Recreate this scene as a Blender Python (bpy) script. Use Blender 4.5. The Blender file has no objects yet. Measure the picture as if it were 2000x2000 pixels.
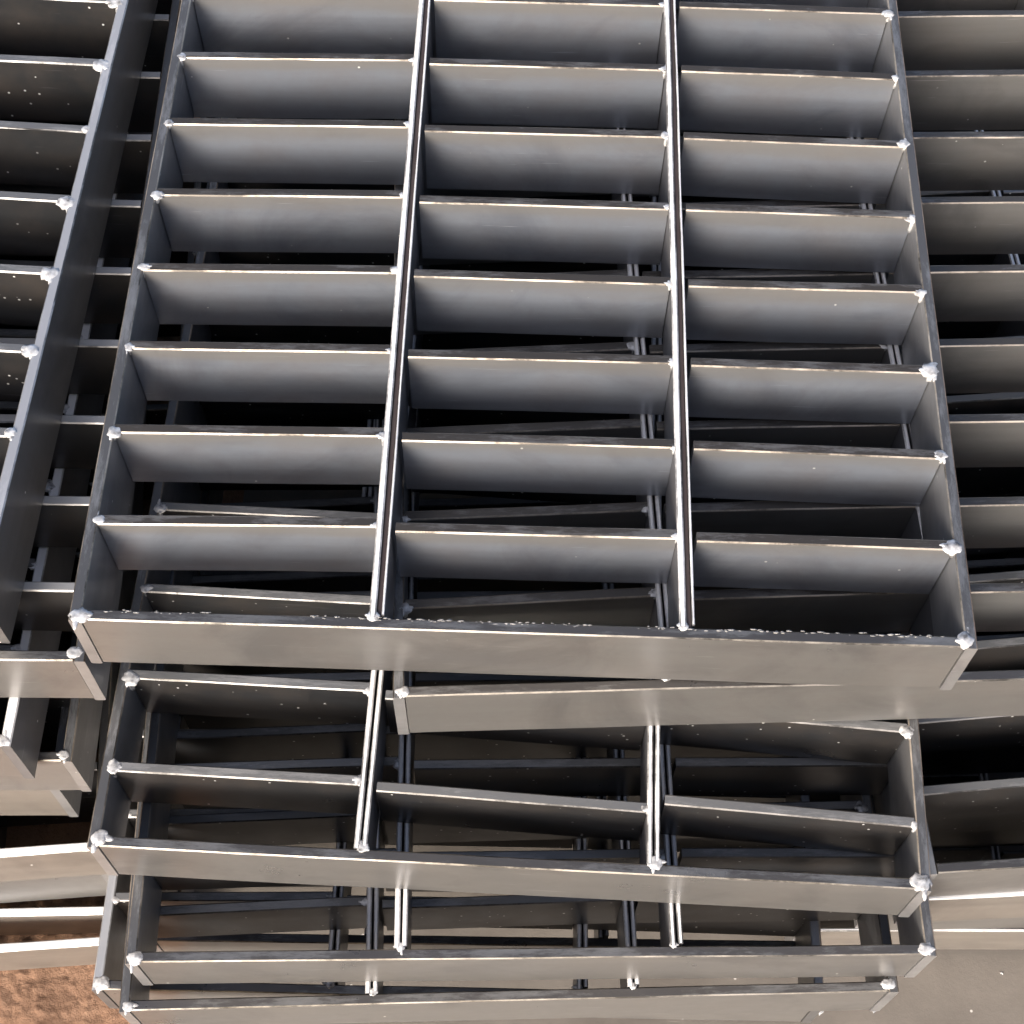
import bpy, bmesh, math, random
from mathutils import Vector, Matrix, noise
R = math.radians
C = bpy.context.scene.collection
scene = bpy.context.scene
random.seed(7)

# ------------------------------------------------------------------ camera, sky, sun, exposure
GZ = -0.992                      # level of the ground below the top of the highest grating (z = 0)
LIFT = -GZ                       # everything is lifted so that the ground is z = 0
F_PX = 3068.6                    # focal length in pixels of a 2000 px wide picture
cam_d = bpy.data.cameras.new('camera')
cam = bpy.data.objects.new('camera', cam_d); C.objects.link(cam)
cam_d.sensor_width = 36.0; cam_d.sensor_fit = 'HORIZONTAL'
cam_d.lens = 36.0 * F_PX / 2000.0
cam_d.clip_start = 0.05; cam_d.clip_end = 500
CROT = Matrix.Rotation(.0058, 3, 'Z') @ Matrix.Rotation(.5057, 3, 'X') @ Matrix.Rotation(.0262, 3, 'Z')
CLOC = Vector((.4888, -.7362, 1.6097))
cam.matrix_world = Matrix.Translation(CLOC + Vector((0, 0, LIFT))) @ CROT.to_4x4()
scene.camera = cam

SUN_EL, SUN_AZ = R(27), R(-158)       # azimuth measured from +Y towards +X
world = bpy.data.worlds.new('World'); scene.world = world; world.use_nodes = True
wn = world.node_tree.nodes; wl = world.node_tree.links
sky = wn.new('ShaderNodeTexSky'); sky.sky_type = 'NISHITA'; sky.sun_disc = False
sky.sun_elevation = SUN_EL; sky.sun_rotation = SUN_AZ
sky.dust_density = 5.0; sky.air_density = .7
bg = wn['Background']; bg.inputs['Strength'].default_value = 0.095
wl.new(sky.outputs['Color'], bg.inputs['Color'])
sun_d = bpy.data.lights.new('sun', 'SUN'); sun_d.energy = 1.5; sun_d.angle = R(24); sun_d.color = (1, .96, .91)
sun = bpy.data.objects.new('sun', sun_d); C.objects.link(sun)
sd = Vector((math.sin(SUN_AZ) * math.cos(SUN_EL), math.cos(SUN_AZ) * math.cos(SUN_EL), math.sin(SUN_EL)))
sun.rotation_euler = sd.to_track_quat('Z', 'Y').to_euler()
sun.location = sd * 20
scene.view_settings.view_transform = 'Standard'
scene.view_settings.look = 'None'
scene.view_settings.exposure = 1.5
scene.view_settings.gamma = 1.0
scene.view_settings.use_curve_mapping = False

# ------------------------------------------------------------------ measuring helper
def at(px, py, z):
    """point of the horizontal plane z that stands at pixel px, py of the 2000 px photograph"""
    d = CROT @ Vector(((px - 1000) / F_PX, (1000 - py) / F_PX, -1.0))
    t = (z - CLOC.z) / d.z
    return CLOC + d * t

# ------------------------------------------------------------------ materials
def mat(name):
    m = bpy.data.materials.new(name); m.use_nodes = True
    nt = m.node_tree
    return m, nt, nt.nodes['Principled BSDF']

def N(nt, t, **kw):
    n = nt.nodes.new(t)
    for k, v in kw.items():
        if k in n.inputs: n.inputs[k].default_value = v
        else: setattr(n, k, v)
    return n

def ramp(nt, src, stops):
    r = nt.nodes.new('ShaderNodeValToRGB')
    el = r.color_ramp.elements
    while len(el) > len(stops): el.remove(el[-1])
    while len(el) < len(stops): el.new(1)
    for e, (p, c) in zip(el, stops):
        e.position = p; e.color = c if len(c) == 4 else (*c, 1)
    nt.links.new(src, r.inputs['Fac'])
    return r

def mix(nt, fac, a, b, blend='MIX'):
    m = nt.nodes.new('ShaderNodeMix'); m.data_type = 'RGBA'; m.blend_type = blend
    for sock, v in ((m.inputs[0], fac), (m.inputs[6], a), (m.inputs[7], b)):
        if hasattr(v, 'links'): nt.links.new(v, sock)
        elif isinstance(v, (int, float)): sock.default_value = v
        else: sock.default_value = (*v, 1)
    return m.outputs[2]

def steel(name, col, metallic, rough, speck=0.5, rust=0.3, along='x', var=.08, bump=.05, wear=None, top=None, band=None, arris=(.52, .45, .37)):
    """hot rolled flat bar: mill scale with streaks, dust, spatter"""
    m, nt, b = mat(name)
    L = nt.links
    tc = N(nt, 'ShaderNodeTexCoord')
    oi = N(nt, 'ShaderNodeObjectInfo')
    add = N(nt, 'ShaderNodeVectorMath', operation='ADD')
    sc = N(nt, 'ShaderNodeVectorMath', operation='SCALE'); sc.inputs['Scale'].default_value = 37.0
    cmb = N(nt, 'ShaderNodeCombineXYZ')
    for i in range(3): L.new(oi.outputs['Random'], cmb.inputs[i])
    L.new(cmb.outputs[0], sc.inputs[0])
    L.new(tc.outputs['Object'], add.inputs[0]); L.new(sc.outputs[0], add.inputs[1])
    # long streaks
    mp = N(nt, 'ShaderNodeMapping')
    mp.inputs['Scale'].default_value = (1.5, 22, 22) if along == 'x' else (22, 1.5, 22)
    L.new(add.outputs[0], mp.inputs[0])
    n1 = N(nt, 'ShaderNodeTexNoise', Scale=2.0, Detail=6.0, Roughness=.6); L.new(mp.outputs[0], n1.inputs['Vector'])
    n2 = N(nt, 'ShaderNodeTexNoise', Scale=9.0, Detail=5.0, Roughness=.65); L.new(add.outputs[0], n2.inputs['Vector'])
    n3 = N(nt, 'ShaderNodeTexNoise', Scale=140.0, Detail=3.0, Roughness=.7); L.new(add.outputs[0], n3.inputs['Vector'])
    lo = tuple(c * (1 - var) for c in col); hi = tuple(min(1, c * (1 + var)) for c in col)
    r1 = ramp(nt, n1.outputs['Fac'], [(.32, lo), (.68, hi)])
    r2 = ramp(nt, n2.outputs['Fac'], [(.40, (0, 0, 0)), (.72, (1, 1, 1))])
    fr = N(nt, 'ShaderNodeMath', operation='MULTIPLY'); L.new(r2.outputs[0], fr.inputs[0]); fr.inputs[1].default_value = rust
    c1 = mix(nt, fr.outputs[0], r1.outputs[0], (.20, .145, .10))
    ns = N(nt, 'ShaderNodeTexNoise', Scale=4.5, Detail=7.0, Roughness=.62, Distortion=1.2); L.new(add.outputs[0], ns.inputs['Vector'])
    rsm = ramp(nt, ns.outputs['Fac'], [(.34, (.78, .78, .79)), (.50, (1, 1, 1)), (.66, (1, 1, 1)), (.76, (1.12, 1.11, 1.10))])
    c1 = mix(nt, 1.0, c1, rsm.outputs[0], 'MULTIPLY')
    mps = N(nt, 'ShaderNodeMapping'); mps.inputs['Scale'].default_value = (6, 6, 130) if along == 'x' else (6, 6, 130)
    mps.inputs['Rotation'].default_value = (.1, .35, .1); L.new(add.outputs[0], mps.inputs[0])
    nsc = N(nt, 'ShaderNodeTexNoise', Scale=1.6, Detail=3.0); L.new(mps.outputs[0], nsc.inputs['Vector'])
    rsc = ramp(nt, nsc.outputs['Fac'], [(.70, (0, 0, 0)), (.76, (.4, .4, .4))])
    c1 = mix(nt, rsc.outputs[0], c1, tuple(min(1, c * 2 + .08) for c in col))
    if band:
        so = N(nt, 'ShaderNodeSeparateXYZ'); L.new(tc.outputs['Object'], so.inputs[0])
        nb = N(nt, 'ShaderNodeMath', operation='MULTIPLY_ADD'); L.new(n1.outputs['Fac'], nb.inputs[0]); nb.inputs[1].default_value = .05; L.new(so.outputs['Z'], nb.inputs[2])
        rb = N(nt, 'ShaderNodeMapRange'); rb.interpolation_type = 'SMOOTHSTEP'; L.new(nb.outputs[0], rb.inputs['Value'])
        rb.inputs['From Min'].default_value = -.012; rb.inputs['From Max'].default_value = .016
        rb.inputs['To Max'].default_value = .65
        c1 = mix(nt, rb.outputs[0], c1, band)
    # droplets of spatter and chips
    vo = N(nt, 'ShaderNodeTexVoronoi', Scale=75.0); L.new(add.outputs[0], vo.inputs['Vector'])
    vr = ramp(nt, vo.outputs['Distance'], [(.10, (1, 1, 1)), (.15, (0, 0, 0))])
    wn_ = N(nt, 'ShaderNodeTexWhiteNoise'); wn_.noise_dimensions = '3D'; L.new(vo.outputs['Position'], wn_.inputs['Vector'])
    gt = N(nt, 'ShaderNodeMath', operation='GREATER_THAN'); L.new(wn_.outputs['Value'], gt.inputs[0]); gt.inputs[1].default_value = 1 - speck * .12
    ms = N(nt, 'ShaderNodeMath', operation='MULTIPLY'); L.new(vr.outputs[0], ms.inputs[0]); L.new(gt.outputs[0], ms.inputs[1])
    nm = ramp(nt, n2.outputs['Fac'], [(.46, (0, 0, 0)), (.52, (1, 1, 1))])
    ms2 = N(nt, 'ShaderNodeMath', operation='MULTIPLY'); L.new(ms.outputs[0], ms2.inputs[0]); L.new(nm.outputs[0], ms2.inputs[1])
    c2 = mix(nt, ms2.outputs[0], c1, (.8, .79, .76))
    # sheared top edge: oxide and mirrored sky as colour, rubbed patches; arrises: painted glint
    ge = N(nt, 'ShaderNodeNewGeometry'); sp = N(nt, 'ShaderNodeSeparateXYZ'); L.new(ge.outputs['True Normal'], sp.inputs[0])
    if wear:
        n4 = N(nt, 'ShaderNodeTexNoise', Scale=5.0, Detail=9.0, Roughness=.78)
        mp2 = N(nt, 'ShaderNodeMapping'); mp2.inputs['Scale'].default_value = (1.2, 6, 6) if along == 'x' else (6, 1.2, 6)
        L.new(add.outputs[0], mp2.inputs[0]); L.new(mp2.outputs[0], n4.inputs['Vector'])
        r4 = ramp(nt, n4.outputs['Fac'], [(.50, top), (.56, tuple((p_ + q_) / 2 for p_, q_ in zip(top, wear))), (.70, wear)])
        up = N(nt, 'ShaderNodeMath', operation='GREATER_THAN'); L.new(sp.outputs['Z'], up.inputs[0]); up.inputs[1].default_value = .9
        c2 = mix(nt, up.outputs[0], c2, r4.outputs[0])
    lo_ = N(nt, 'ShaderNodeMath', operation='COMPARE'); L.new(sp.outputs['Z'], lo_.inputs[0]); lo_.inputs[1].default_value = .68; lo_.inputs[2].default_value = .2
    na = N(nt, 'ShaderNodeTexNoise', Scale=7.0, Detail=8.0, Roughness=.75); L.new(add.outputs[0], na.inputs['Vector'])
    ra = ramp(nt, na.outputs['Fac'], [(.40, tuple(c * .15 for c in arris)), (.50, tuple(c * .6 for c in arris)), (.62, arris)])
    c2 = mix(nt, lo_.outputs[0], c2, ra.outputs[0])
    L.new(c2, b.inputs['Base Color'])
    b.inputs['Metallic'].default_value = metallic
    rr = ramp(nt, n2.outputs['Fac'], [(.3, (rough - .07,) * 3), (.7, (rough + .08,) * 3)])
    rs = mix(nt, ms2.outputs[0], rr.outputs[0], (.6, .6, .6))
    L.new(rs, b.inputs['Roughness'])
    bp = N(nt, 'ShaderNodeBump', Strength=bump, Distance=.0012)
    ad = N(nt, 'ShaderNodeMath', operation='ADD'); L.new(n3.outputs['Fac'], ad.inputs[0]); L.new(ms2.outputs[0], ad.inputs[1])
    L.new(ad.outputs[0], bp.inputs['Height'])
    L.new(bp.outputs[0], b.inputs['Normal'])
    return m

M_SHADED = steel('shaded_cross_bar', (.042, .043, .045), .5, .34, speck=3.2, rust=.2, along='x', top=(.20, .20, .197), wear=(.36, .355, .345), arris=(.24, .23, .22))  # low base colour paints in the shade of deeper and overshadowed layers
M_MID = steel('dull_scale_cross_bar', (.24, .235, .225), .6, .38, speck=.6, rust=.2, along='x', top=(.095, .088, .08), wear=(.24, .23, .22))
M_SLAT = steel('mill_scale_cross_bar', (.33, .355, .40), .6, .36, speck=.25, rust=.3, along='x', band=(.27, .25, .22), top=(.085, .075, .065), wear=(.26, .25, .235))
M_PDARK = steel('shaded_cross_bar_pale_top', (.05, .051, .053), .5, .36, speck=.3, rust=.2, along='x', top=(.42, .42, .415), wear=(.5, .5, .49), arris=(.5, .49, .47))  # sides carry the same painted shade, top kept pale
M_RAIL = steel('mill_scale_side_rail', (.37, .37, .372), .65, .38, speck=.4, rust=.2, along='y', top=(.15, .148, .145), wear=(.34, .34, .335))
M_RAILPALE = steel('side_rail_sheen_top', (.16, .162, .165), .5, .36, speck=.3, rust=.2, along='y', top=(.46, .465, .475), wear=(.62, .62, .62), arris=(.5, .5, .5))  # pale top holds the sky's sheen as colour
M_FRONT = steel('mill_scale_end_bar', (.30, .292, .280), .7, .33, speck=.15, rust=.15, var=.035, along='x', top=(.13, .122, .115), wear=(.32, .315, .30), arris=(.30, .275, .24))
M_DIV = steel('highlight_top_flat_bar', (.13, .13, .135), .12, .36, speck=.2, rust=.2, along='y', top=(.86, .855, .85), wear=(.9, .89, .88), arris=(.88, .86, .83))  # white top and arris are a sun highlight put into the colour
M_BROWN = steel('brown_packing_strip', (.075, .055, .05), .3, .5, speck=.1, rust=.2, along='y', top=(.075, .055, .05), wear=(.10, .08, .07), arris=(.09, .07, .06))
M_PALE = steel('pale_ground_bar', (.5, .48, .45), .2, .34, speck=.1, rust=.08, along='x', var=.08, top=(.86, .855, .85), wear=(.9, .89, .88), arris=(.88, .86, .83))
M_BRIGHT = steel('bright_front_bar', (.19, .17, .15), .25, .34, speck=.1, rust=.1, along='x', var=.1, top=(.8, .8, .8), wear=(.86, .85, .84), arris=(.85, .83, .8))  # white top paints in the bright sky's reflection

def weld_mat():
    m, nt, b = mat('weld_metal')
    L = nt.links
    tc = N(nt, 'ShaderNodeTexCoord')
    n = N(nt, 'ShaderNodeTexNoise', Scale=105.0, Detail=3.0); L.new(tc.outputs['Object'], n.inputs['Vector'])
    r = ramp(nt, n.outputs['Fac'], [(.30, (.16, .155, .15)), (.42, (.46, .455, .45)), (.6, (.74, .735, .72))])
    L.new(r.outputs[0], b.inputs['Base Color'])
    b.inputs['Metallic'].default_value = .4; b.inputs['Roughness'].default_value = .48
    bp = N(nt, 'ShaderNodeBump', Strength=.3, Distance=.0015); L.new(n.outputs['Fac'], bp.inputs['Height']); L.new(bp.outputs[0], b.inputs['Normal'])
    return m
M_WELD = weld_mat()
M_CRUST = steel('slag_grey', (.27, .265, .255), .2, .6, speck=.1, rust=.2, arris=(.42, .415, .40))

def dirt_mat():
    m, nt, b = mat('red_dirt')
    L = nt.links
    tc = N(nt, 'ShaderNodeTexCoord')
    n = N(nt, 'ShaderNodeTexNoise', Scale=38.0, Detail=12.0, Roughness=.74); L.new(tc.outputs['Object'], n.inputs['Vector'])
    n2 = N(nt, 'ShaderNodeTexNoise', Scale=110.0, Detail=6.0, Roughness=.7); L.new(tc.outputs['Object'], n2.inputs['Vector'])
    r = ramp(nt, n.outputs['Fac'], [(.3, (.24, .135, .08)), (.5, (.30, .172, .105)), (.72, (.37, .222, .14))])
    r2 = ramp(nt, n2.outputs['Fac'], [(.32, (.5, .47, .45)), (.44, (.93, .93, .93)), (.62, (1, 1, 1)), (.74, (1.15, 1.13, 1.12))])
    L.new(mix(nt, 1.0, r.outputs[0], r2.outputs[0], 'MULTIPLY'), b.inputs['Base Color'])
    b.inputs['Roughness'].default_value = .95
    bp = N(nt, 'ShaderNodeBump', Strength=.7, Distance=.006); L.new(n2.outputs['Fac'], bp.inputs['Height']); L.new(bp.outputs[0], b.inputs['Normal'])
    return m

def slab_mat():
    m, nt, b = mat('grey_slab')
    L = nt.links
    tc = N(nt, 'ShaderNodeTexCoord')
    n = N(nt, 'ShaderNodeTexNoise', Scale=5.0, Detail=10.0, Roughness=.65); L.new(tc.outputs['Object'], n.inputs['Vector'])
    n2 = N(nt, 'ShaderNodeTexNoise', Scale=160.0, Detail=4.0, Roughness=.7); L.new(tc.outputs['Object'], n2.inputs['Vector'])
    r = ramp(nt, n.outputs['Fac'], [(.3, (.13, .112, .094)), (.5, (.17, .150, .128)), (.75, (.215, .190, .162))])
    mp = N(nt, 'ShaderNodeMapping'); mp.inputs['Scale'].default_value = (4, 60, 1); mp.inputs['Rotation'].default_value = (0, 0, .3)
    L.new(tc.outputs['Object'], mp.inputs[0])
    n3 = N(nt, 'ShaderNodeTexNoise', Scale=2.0, Detail=4.0); L.new(mp.outputs[0], n3.inputs['Vector'])
    r3 = ramp(nt, n3.outputs['Fac'], [(.69, (0, 0, 0)), (.74, (.5, .5, .5))])
    c = mix(nt, r3.outputs[0], r.outputs[0], (.34, .31, .27))
    vo = N(nt, 'ShaderNodeTexVoronoi', Scale=26.0); L.new(tc.outputs['Object'], vo.inputs['Vector'])
    vr = ramp(nt, vo.outputs['Distance'], [(.05, (1, 1, 1)), (.075, (0, 0, 0))])
    c = mix(nt, vr.outputs[0], c, (.6, .57, .52))
    L.new(c, b.inputs['Base Color'])
    b.inputs['Roughness'].default_value = .6
    bp = N(nt, 'ShaderNodeBump', Strength=.25, Distance=.002); L.new(n2.outputs['Fac'], bp.inputs['Height']); L.new(bp.outputs[0], b.inputs['Normal'])
    return m

# ------------------------------------------------------------------ mesh helpers
def link(name, bm, material, parent=None, smooth=False):
    me = bpy.data.meshes.new(name); bm.to_mesh(me); bm.free()
    me.materials.append(material)
    if smooth: me.polygons.foreach_set('use_smooth', [True] * len(me.polygons))
    o = bpy.data.objects.new(name, me); C.objects.link(o)
    if parent: o.parent = parent
    return o

def wob(v, s, a):
    n = noise.noise_vector(v * s)
    return v + n * a

def bar(bm, a, b, t, h, side='mid', cham=.0016, seg=.06, wav=.0009, seed=0., drop=0.):
    """flat bar standing on edge from a to b (top centre line points), thickness t, height h, chamfered edges"""
    a = Vector(a); b = Vector(b)
    d = b - a; ln = d.length; d.normalize()
    s = d.cross(Vector((0, 0, 1))).normalized()           # to the right of the direction
    up = s.cross(d)
    off = {'mid': 0, 'right': t / 2, 'left': -t / 2}[side]
    prof = [(-t/2 + cham, 0), (t/2 - cham, 0), (t/2, -cham), (t/2, -h * .5), (t/2, -h + cham), (t/2 - cham, -h), (-t/2 + cham, -h), (-t/2, -h + cham), (-t/2, -h * .5), (-t/2, -cham)]
    n = max(2, int(ln / seg))
    rings = []
    for i in range(n + 1):
        p = a + d * (ln * i / n)
        ring = []
        inset = cham * .6 if i in (0, n) else 0
        for (u, w) in prof:
            u2 = u + off
            q = p + s * u2 + up * w
            ns = noise.noise_vector(Vector((q.x * 5 + seed * 13.1, q.y * 5 + seed * 5.7, q.z * 5 + seed)))
            q += (s * ns.x + up * ns.z * .5) * wav
            if abs(w) < cham * 1.5:            # ragged sheared arris
                nn = noise.noise(Vector((i * 1.7 + seed * 3, u * 900, seed)))
                q += up * nn * wav * .5
            ring.append(bm.verts.new(q))
        rings.append(ring)
    m = len(prof)
    for i in range(n):
        for j in range(m):
            k = (j + 1) % m
            bm.faces.new((rings[i][j], rings[i][k], rings[i+1][k], rings[i+1][j]))
    bm.faces.new(rings[0][::-1]); bm.faces.new(rings[-1])

def fin(bm):
    bmesh.ops.recalc_face_normals(bm, faces=bm.faces[:])
    return bm

def bead(bm, p, size, stretch=(1, 1, 1), seed=0., sub=2, rough=.45):
    r = bmesh.ops.create_icosphere(bm, subdivisions=sub, radius=1)
    for v in r['verts']:
        k = 1 + rough * noise.noise(v.co * 1.6 + Vector((seed * 7.3, seed, -seed * 2.1))) + rough * .6 * noise.noise(v.co * 4.2 + Vector((seed, seed * 3, 0)))
        v.co = Vector((v.co.x * stretch[0], v.co.y * stretch[1], v.co.z * stretch[2])) * k * size + Vector(p)

def weld(parent, p, sx, sz, rnd, down=True):
    """fillet weld in a corner: a flat web between the two bars with tongues along them and a run down the corner"""
    bm = bmesh.new()
    x, y, z = p
    bead(bm, (x + sx * sz * .25, y, z - sz * .12), sz, (rnd.uniform(.95, 1.25), rnd.uniform(.85, 1.1), .36), seed=rnd.random() * 90, sub=3, rough=.34)
    if rnd.random() < .85:     # tongue along the cross bar
        l = rnd.uniform(.8, 1.7); bead(bm, (x + sx * sz * (.55 + l * .3), y + rnd.uniform(-.1, .25) * sz, z - sz * .12), sz * .58, (l, .62, .45), seed=rnd.random() * 90, sub=2, rough=.35)
    if rnd.random() < .85:     # tongue along the rail
        l = rnd.uniform(.8, 2.0); bead(bm, (x - sx * sz * .1, y + rnd.choice((-1, -1, 1)) * sz * (.4 + l * .3), z - sz * .12), sz * .5, (.6, l, .45), seed=rnd.random() * 90, sub=2, rough=.35)
    if down:                   # the fillet runs down the corner
        l = rnd.uniform(1.2, 3.0); bead(bm, (x + sx * sz * .2, y - sz * .5, z - sz * l * .6), sz * .5, (.75, .7, l), seed=rnd.random() * 90, sub=2, rough=.4)
    return link('weld_bead', bm, M_WELD, parent, True)

# ------------------------------------------------------------------ setting: dirt ground and slab
def spaced(lo, hi, flo, fhi, fine, coarse):
    xs = []
    x = flo
    while x < fhi: xs.append(x); x += fine
    xs.append(fhi)
    st = coarse; x = flo
    while x > lo: x -= st; st *= 1.7; xs.append(max(x, lo))
    st = coarse; x = fhi
    while x < hi: x += st; st *= 1.7; xs.append(min(x, hi))
    return sorted(set(xs))

def build_ground():
    xs = spaced(-60, 60, -.62, -.02, .0045, .03); ys = spaced(-60, 60, -.62, -.05, .0045, .03)
    bm = bmesh.new(); g = []
    for x in xs:
        col = []
        for y in ys:
            v = Vector((x, y, 0))
            z = .007 * noise.fractal(v * 9, 1.0, 2.0, 3) + (.0030) * noise.fractal(v * 55, .9, 2.1, 4)
            c = noise.noise(v * 70 + Vector((3, 1, 7)))
            if c > .28: z += (c - .28) * .011
            near = -1.2 < x < 1.6 and -1.2 < y < 1.2
            col.append(bm.verts.new((x, y, z - .008 if near else -.006)))
        g.append(col)
    for i in range(len(xs) - 1):
        for j in range(len(ys) - 1):
            bm.faces.new((g[i][j], g[i+1][j], g[i+1][j+1], g[i][j+1]))
    o = link('ground', fin(bm), dirt_mat(), smooth=True); o['kind'] = 'structure'
    bm = bmesh.new()
    r = bmesh.ops.create_cube(bm, size=1)
    for v in r['verts']:
        v.co = Vector((1.05 + v.co.x * 2.16, .15 + v.co.y * 2.9, -.052 + v.co.z * .11))
    bmesh.ops.bevel(bm, geom=bm.edges[:], offset=.004, segments=2, affect='EDGES')
    o = link('pavement', fin(bm), slab_mat()); o['kind'] = 'structure'
build_ground()

# ------------------------------------------------------------------ gratings
H = .122; T = .0135
GROUP = 'welded steel gratings stacked in the yard'

def thing(name, label, cat, loc, rotz=0, group=None):
    o = bpy.data.objects.new(name, None); C.objects.link(o)
    o.empty_display_size = .05
    o.location = Vector(loc) + Vector((0, 0, LIFT)); o.rotation_euler = (0, 0, rotz)
    o['label'] = label; o['category'] = cat
    if group: o['group'] = group
    return o

def grating(label, loc, ang, rows, W=1.0, divs=(.325, .672), sd=1, slope=0., fm=None, sm=None, rm=None, dm=None,
            welds=True, slat_welds=True, bow=(0, .007, .002, .003, .002, 0), skip_left=False, gapd=.003, plates=(.0068, .006), strip=-.016, t=T, div_proud=.002, h=H,
            slat_fn=None, crust=False, wk=1.0):
    """loc: front left top corner of the frame (outer). rows: distances of the cross bars behind the front face"""
    rnd = random.Random(sd)
    fm = fm or M_FRONT; sm = sm or M_SLAT; rm = rm or M_RAIL; dm = dm or M_DIV
    h = h - .001
    root = thing('steel_grating', label, 'steel grating', loc, ang, GROUP)
    D = rows[-1] + t
    for x in (t / 2, W - t / 2):
        bm = bmesh.new(); bar(bm, (x, -.0015, 0), (x, D + .0015, 0), t, h, seed=sd + x, wav=.0009)
        link('side_rail', fin(bm), rm, root)
    g = .0012
    for k, y in ((0, t / 2), (1, D - t / 2)):
        bm = bmesh.new(); bar(bm, (t + g, y, -.0008), (W - t - g, y, -.0008), t, h - .0015, seed=sd + 3 + k, wav=.0009)
        e = link('end_bar', fin(bm), fm, root)
        if k == 0 and welds:
            for x, sx in ((t * .75, 1), (W - t * .75, -1)):
                weld(e, (x, t * .5 + rnd.uniform(-.003, .004), 0), sx, rnd.uniform(.007, .0105) * wk, rnd, False)
            for dx in divs:
                weld(e, (dx + rnd.uniform(-.002, .006), t + .002, 0), rnd.choice((-1, 1)), rnd.uniform(.0045, .0075) * wk, rnd, False)
            if crust:
                run = None; last = -1
                for x in sorted(rnd.uniform(.03, W - .03) for _ in range(190)):
                    if noise.noise(Vector((x * 7, sd, 0))) < -.16: continue
                    if run is None or x - last > .03:
                        if run: link('slag_crust', run, M_CRUST, e, True)
                        run = bmesh.new()
                    last = x
                    bead(run, (x, t + rnd.uniform(-.003, .0006), rnd.uniform(-.0012, 0)), rnd.triangular(.0005, .0018, .0008), (rnd.uniform(1, 4), .8, .5), seed=rnd.random() * 90, sub=1)
                if run: link('slag_crust', run, M_CRUST, e, True)
    # divider: two flat bars with a narrow gap and a packing strip low between them
    ta, tb = plates
    for dx in divs:
        bm = bmesh.new()
        y0, y1 = t + .0005, D - t - .0005
        bar(bm, (dx, y0, div_proud), (dx + slope, y1, div_proud), ta, h * .97, cham=.0018, seed=sd + dx)
        x2 = dx + ta / 2 + gapd + tb / 2
        ch2 = min(.0016, tb * .28)
        bar(bm, (x2, y0 + .003, div_proud - .0006), (x2 + slope, y1 - .003, div_proud - .0006), tb, h * .97, cham=ch2, seed=sd + dx + 7)
        dv = link('divider_bar', fin(bm), dm, root)
        bm = bmesh.new()
        bar(bm, (dx + ta / 2 + gapd / 2, y0, strip), (dx + ta / 2 + gapd / 2 + slope, y1, strip), gapd - .0006, h * .7, cham=.0004, seed=sd + dx + 9, wav=.0001)
        link('packing_strip', fin(bm), M_BROWN, dv)
    dr = ta / 2 + gapd + tb
    ends = [t + .001, divs[0] - ta / 2 - .0008, divs[0] + dr + .005, divs[1] - ta / 2 - .0008, divs[1] + dr + .006, W - t - .001]
    for ri, y in enumerate(rows[:-1]):
        for bay in range(3):
            if skip_left and bay == 0: continue
            xa, xb = ends[bay * 2], ends[bay * 2 + 1]
            ya = y + bow[bay * 2] + rnd.uniform(-.0015, .0015); yb = y + bow[bay * 2 + 1] + rnd.uniform(-.0015, .0015)
            za = rnd.uniform(-.0015, .0004); zb = rnd.uniform(-.0015, .0004)
            if slat_fn:
                q = slat_fn(ri, bay)
                if q is False: continue
                if q: ya += q[0]; yb += q[1]
            bm = bmesh.new(); bar(bm, (xa, ya + t/2, za), (xb, yb + t/2, zb), t, h - .003, seed=sd * 3.1 + ri * 1.3 + bay)
            s = link('cross_bar', fin(bm), sm, root)
            if not (welds and slat_welds): continue
            if bay == 0: ws = [(xa - .002, ya, 1, 1.0), (xb + .001, yb, -1, .8)]
            elif bay == 1: ws = [(xb + .001, yb, -1, .75)]
            else: ws = [(xb + .002, yb, -1, 1.2)]
            for (wx, wy, sx, big) in ws:
                weld(s, (wx, wy + rnd.uniform(.001, t * .5), za), sx, rnd.triangular(.004, .0105, .0066) * big * wk, rnd)
    return root

def seat(x, y, n):
    """front left corner of a frame n layers below the top one (measured with layers of .116)"""
    k = (CLOC.z + n * H) / (CLOC.z + n * .116)
    return (CLOC.x + (x - CLOC.x) * k, CLOC.y + (y - CLOC.y) * k, -n * H)

def rows(first, pitch, n): return [first + pitch * i for i in range(n)]

P = .123
# centre stack, from the top down
grating('topmost wide steel grating lying over the whole middle stack, nearest to the camera', (-.0115, 0, 0), R(0), rows(P, P, 11), W=1.023, sd=1,
        divs=(.342, .692), gapd=.0062, plates=(.0078, .003), strip=-.0025, crust=True)
def c2fn(r, b):
    return (-.002, -.004) if b == 0 else (-.012, -.020) if b == 1 else (-.010, -.022)
grating('steel grating sticking out below the topmost one, its front bar sagging to the right', seat(-.012, -.190, 2), R(-1.19), rows(.098, .1225, 11), W=1.0145, sd=2, sm=M_SHADED,
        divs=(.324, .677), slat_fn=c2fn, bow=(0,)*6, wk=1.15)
grating('steel grating third in the middle stack, its front bar just below the sagging one', seat(.026, -.300, 3), R(2.38), rows(P, P, 13), W=1.01, sd=3, sm=M_SHADED,
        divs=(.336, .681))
grating('steel grating of the middle stack with the front bar nearest the bottom of the photo', seat(.0, -.335, 4), R(3.22), rows(P, P, 13), W=1.0165, sd=4, sm=M_SHADED,
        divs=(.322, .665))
grating('steel grating low in the middle stack whose bluish left rail pokes out beside the dirt', seat(-.068, -.285, 5), R(.6), rows(P, P, 13), W=1.012, rm=M_RAILPALE, sd=5, sm=M_SHADED)
grating('steel grating at the foot of the middle stack, buried in shadow', seat(-.03, -.19, 6), R(1), rows(.11, P, 13), W=1.0, sd=6, sm=M_SHADED, welds=False)

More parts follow.
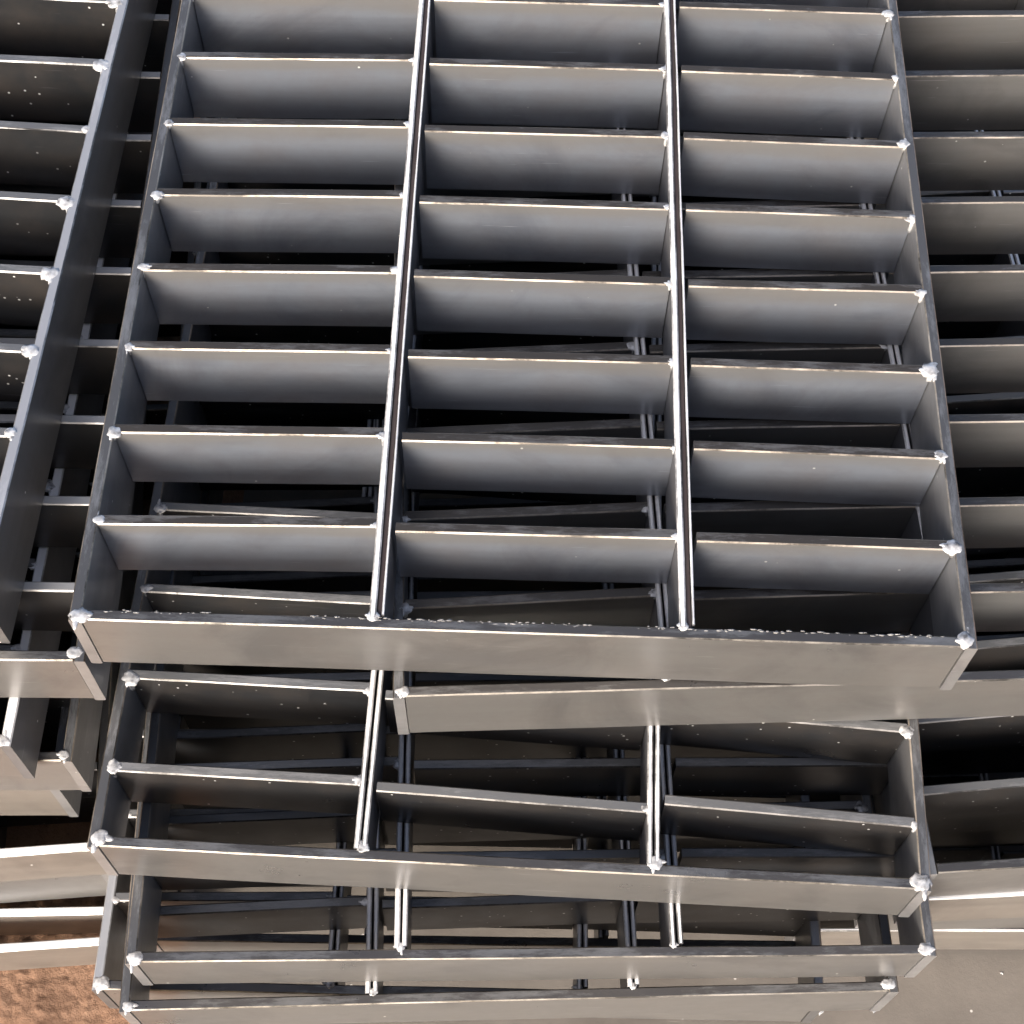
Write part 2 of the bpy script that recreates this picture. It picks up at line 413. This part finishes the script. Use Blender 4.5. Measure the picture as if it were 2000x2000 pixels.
# right hand stack
grating('steel grating wedged in from the right just under the topmost one, tilting upward', seat(.350, -.034, 1), R(3.6), rows(.115, .1225, 13), W=1.02, sd=7, sm=M_MID,
        divs=(.325, .665))
grating('dark steel grating on the right under the wedged one, speckled with white droplets', seat(1.024, -.157, 3), R(5.4), rows(.104, .1, 15), W=1.0, sd=8, sm=M_SHADED, welds=False)
grating('steel grating on the right with a short bright line on its front bar', seat(1.034, -.160, 4), R(4.5), rows(P, P, 13), W=1.0, sd=9, sm=M_SHADED, welds=False, fm=M_BRIGHT)
grating('steel grating on the right, a plain beige front bar between two bright lines', seat(1.02, -.142, 5), R(3), rows(P, P, 13), W=1.0, sd=10, sm=M_SHADED, welds=False)
grating('steel grating on the right, sliver of front bar just above the lowest one', seat(1.03, -.107, 6), R(2), rows(P, P, 13), W=1.0, sd=11, sm=M_SHADED, welds=False)
p = at(1840, 1819, -7*H)
grating('lowest steel grating on the right, its bright top edge just above the grey slab', (.95, p.y - .007, -7*H), R(1.8), rows(P, P, 13), W=1.0, sd=12, sm=M_SHADED, fm=M_BRIGHT, t=.0055, welds=False)

# left hand stack
ang = R(-1.55)
def corner(px, py, z, W, a):
    """front left corner from the pixel of the front right top corner"""
    q = at(px, py, z)
    return (q.x - W * math.cos(a), q.y - W * math.sin(a), z)
W = 1.0
a = R(-1.55)
grating('topmost steel grating of the left stack, cut by the left edge of the photo', (-.112 - W * math.cos(a), .022 - W * math.sin(a), 0), a, rows(.095, .1205, 11), W=W, rm=M_RAILPALE, sd=13, sm=M_SHADED)
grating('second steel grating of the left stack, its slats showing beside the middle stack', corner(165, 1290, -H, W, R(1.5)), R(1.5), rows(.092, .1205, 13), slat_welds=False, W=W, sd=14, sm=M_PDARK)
grating('steel grating third in the left stack with a pale blue right rail', corner(20, 1455, -2*H, W, R(0)), R(0), rows(P, P, 13), W=W, sd=15, sm=M_SHADED, rm=M_DIV)
grating('steel grating fourth in the left stack, its grey rail and tan corner showing below', corner(140, 1485, -3*H, W, R(2)), R(2), rows(P, P, 13), W=W, sd=16, sm=M_SHADED)
grating('steel grating fifth in the left stack with a bright cream top edge', corner(116, 1540, -4*H, W, R(2)), R(2), rows(P, P, 13), W=W, fm=M_BRIGHT, sd=17, sm=M_SHADED)
grating('steel grating of the left stack with a broad white front edge', corner(200, 1660, -5*H, W, R(6)), R(6), rows(P, P, 13), W=W, sd=18, sm=M_SHADED, fm=M_BRIGHT, welds=False)
grating('steel grating of the left stack, a dull grey front bar under the white edged one', corner(215, 1705, -6*H, W, R(6)), R(6), rows(P, P, 13), W=W, sd=19, sm=M_SHADED, welds=False)
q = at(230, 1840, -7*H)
grating('lowest steel grating of the left stack, white top edge, lying on the red dirt', (q.x - .9, q.y - .09, -7*H), R(5.5), rows(P, P, 13), W=W, sd=20, sm=M_SHADED, fm=M_BRIGHT, welds=False)

def loose(name, label, A, B, m):
    A = Vector(A); B = Vector(B); mid = (A + B) / 2
    bm = bmesh.new(); bar(bm, A - mid, B - mid, T, H - .004, seed=31, wav=.0009)
    o = link(name, fin(bm), m); o.location = mid + Vector((0, 0, LIFT)); o['label'] = label; o['category'] = 'steel bar'
A = at(0, 1782, -7*H); B = at(195, 1778, -7*H); d = (B - A).normalized()
loose('flat_bar', 'loose flat steel bar on edge behind the white topped lowest left grating', A - d * .5, B + d * .035, M_BRIGHT)

# white chips of slag on the slab
rnd = random.Random(5)
for (px, py, sz, lab) in ((1601, 1972, .0065, 'largest white slag chip on the grey slab, below the lowest front bar'),
                          (1708, 1972, .0035, 'small white slag chip on the slab right of the largest one'),
                          (1955, 1902, .0028, 'tiny white slag chip on the slab close to the right edge of the photo')):
    q = at(px, py, GZ)
    bm = bmesh.new(); bead(bm, (0, 0, 0), sz, (1.0, rnd.uniform(.6, 1.5), .5), seed=rnd.random() * 90, sub=2, rough=.9)
    o = link('slag_chip', bm, M_WELD, None, False)
    o.location = (q.x, q.y, .003 + sz * .3); o.rotation_euler = (0, 0, rnd.uniform(0, 3))
    o['label'] = lab; o['category'] = 'slag chip'; o['group'] = 'white slag chips on the slab'
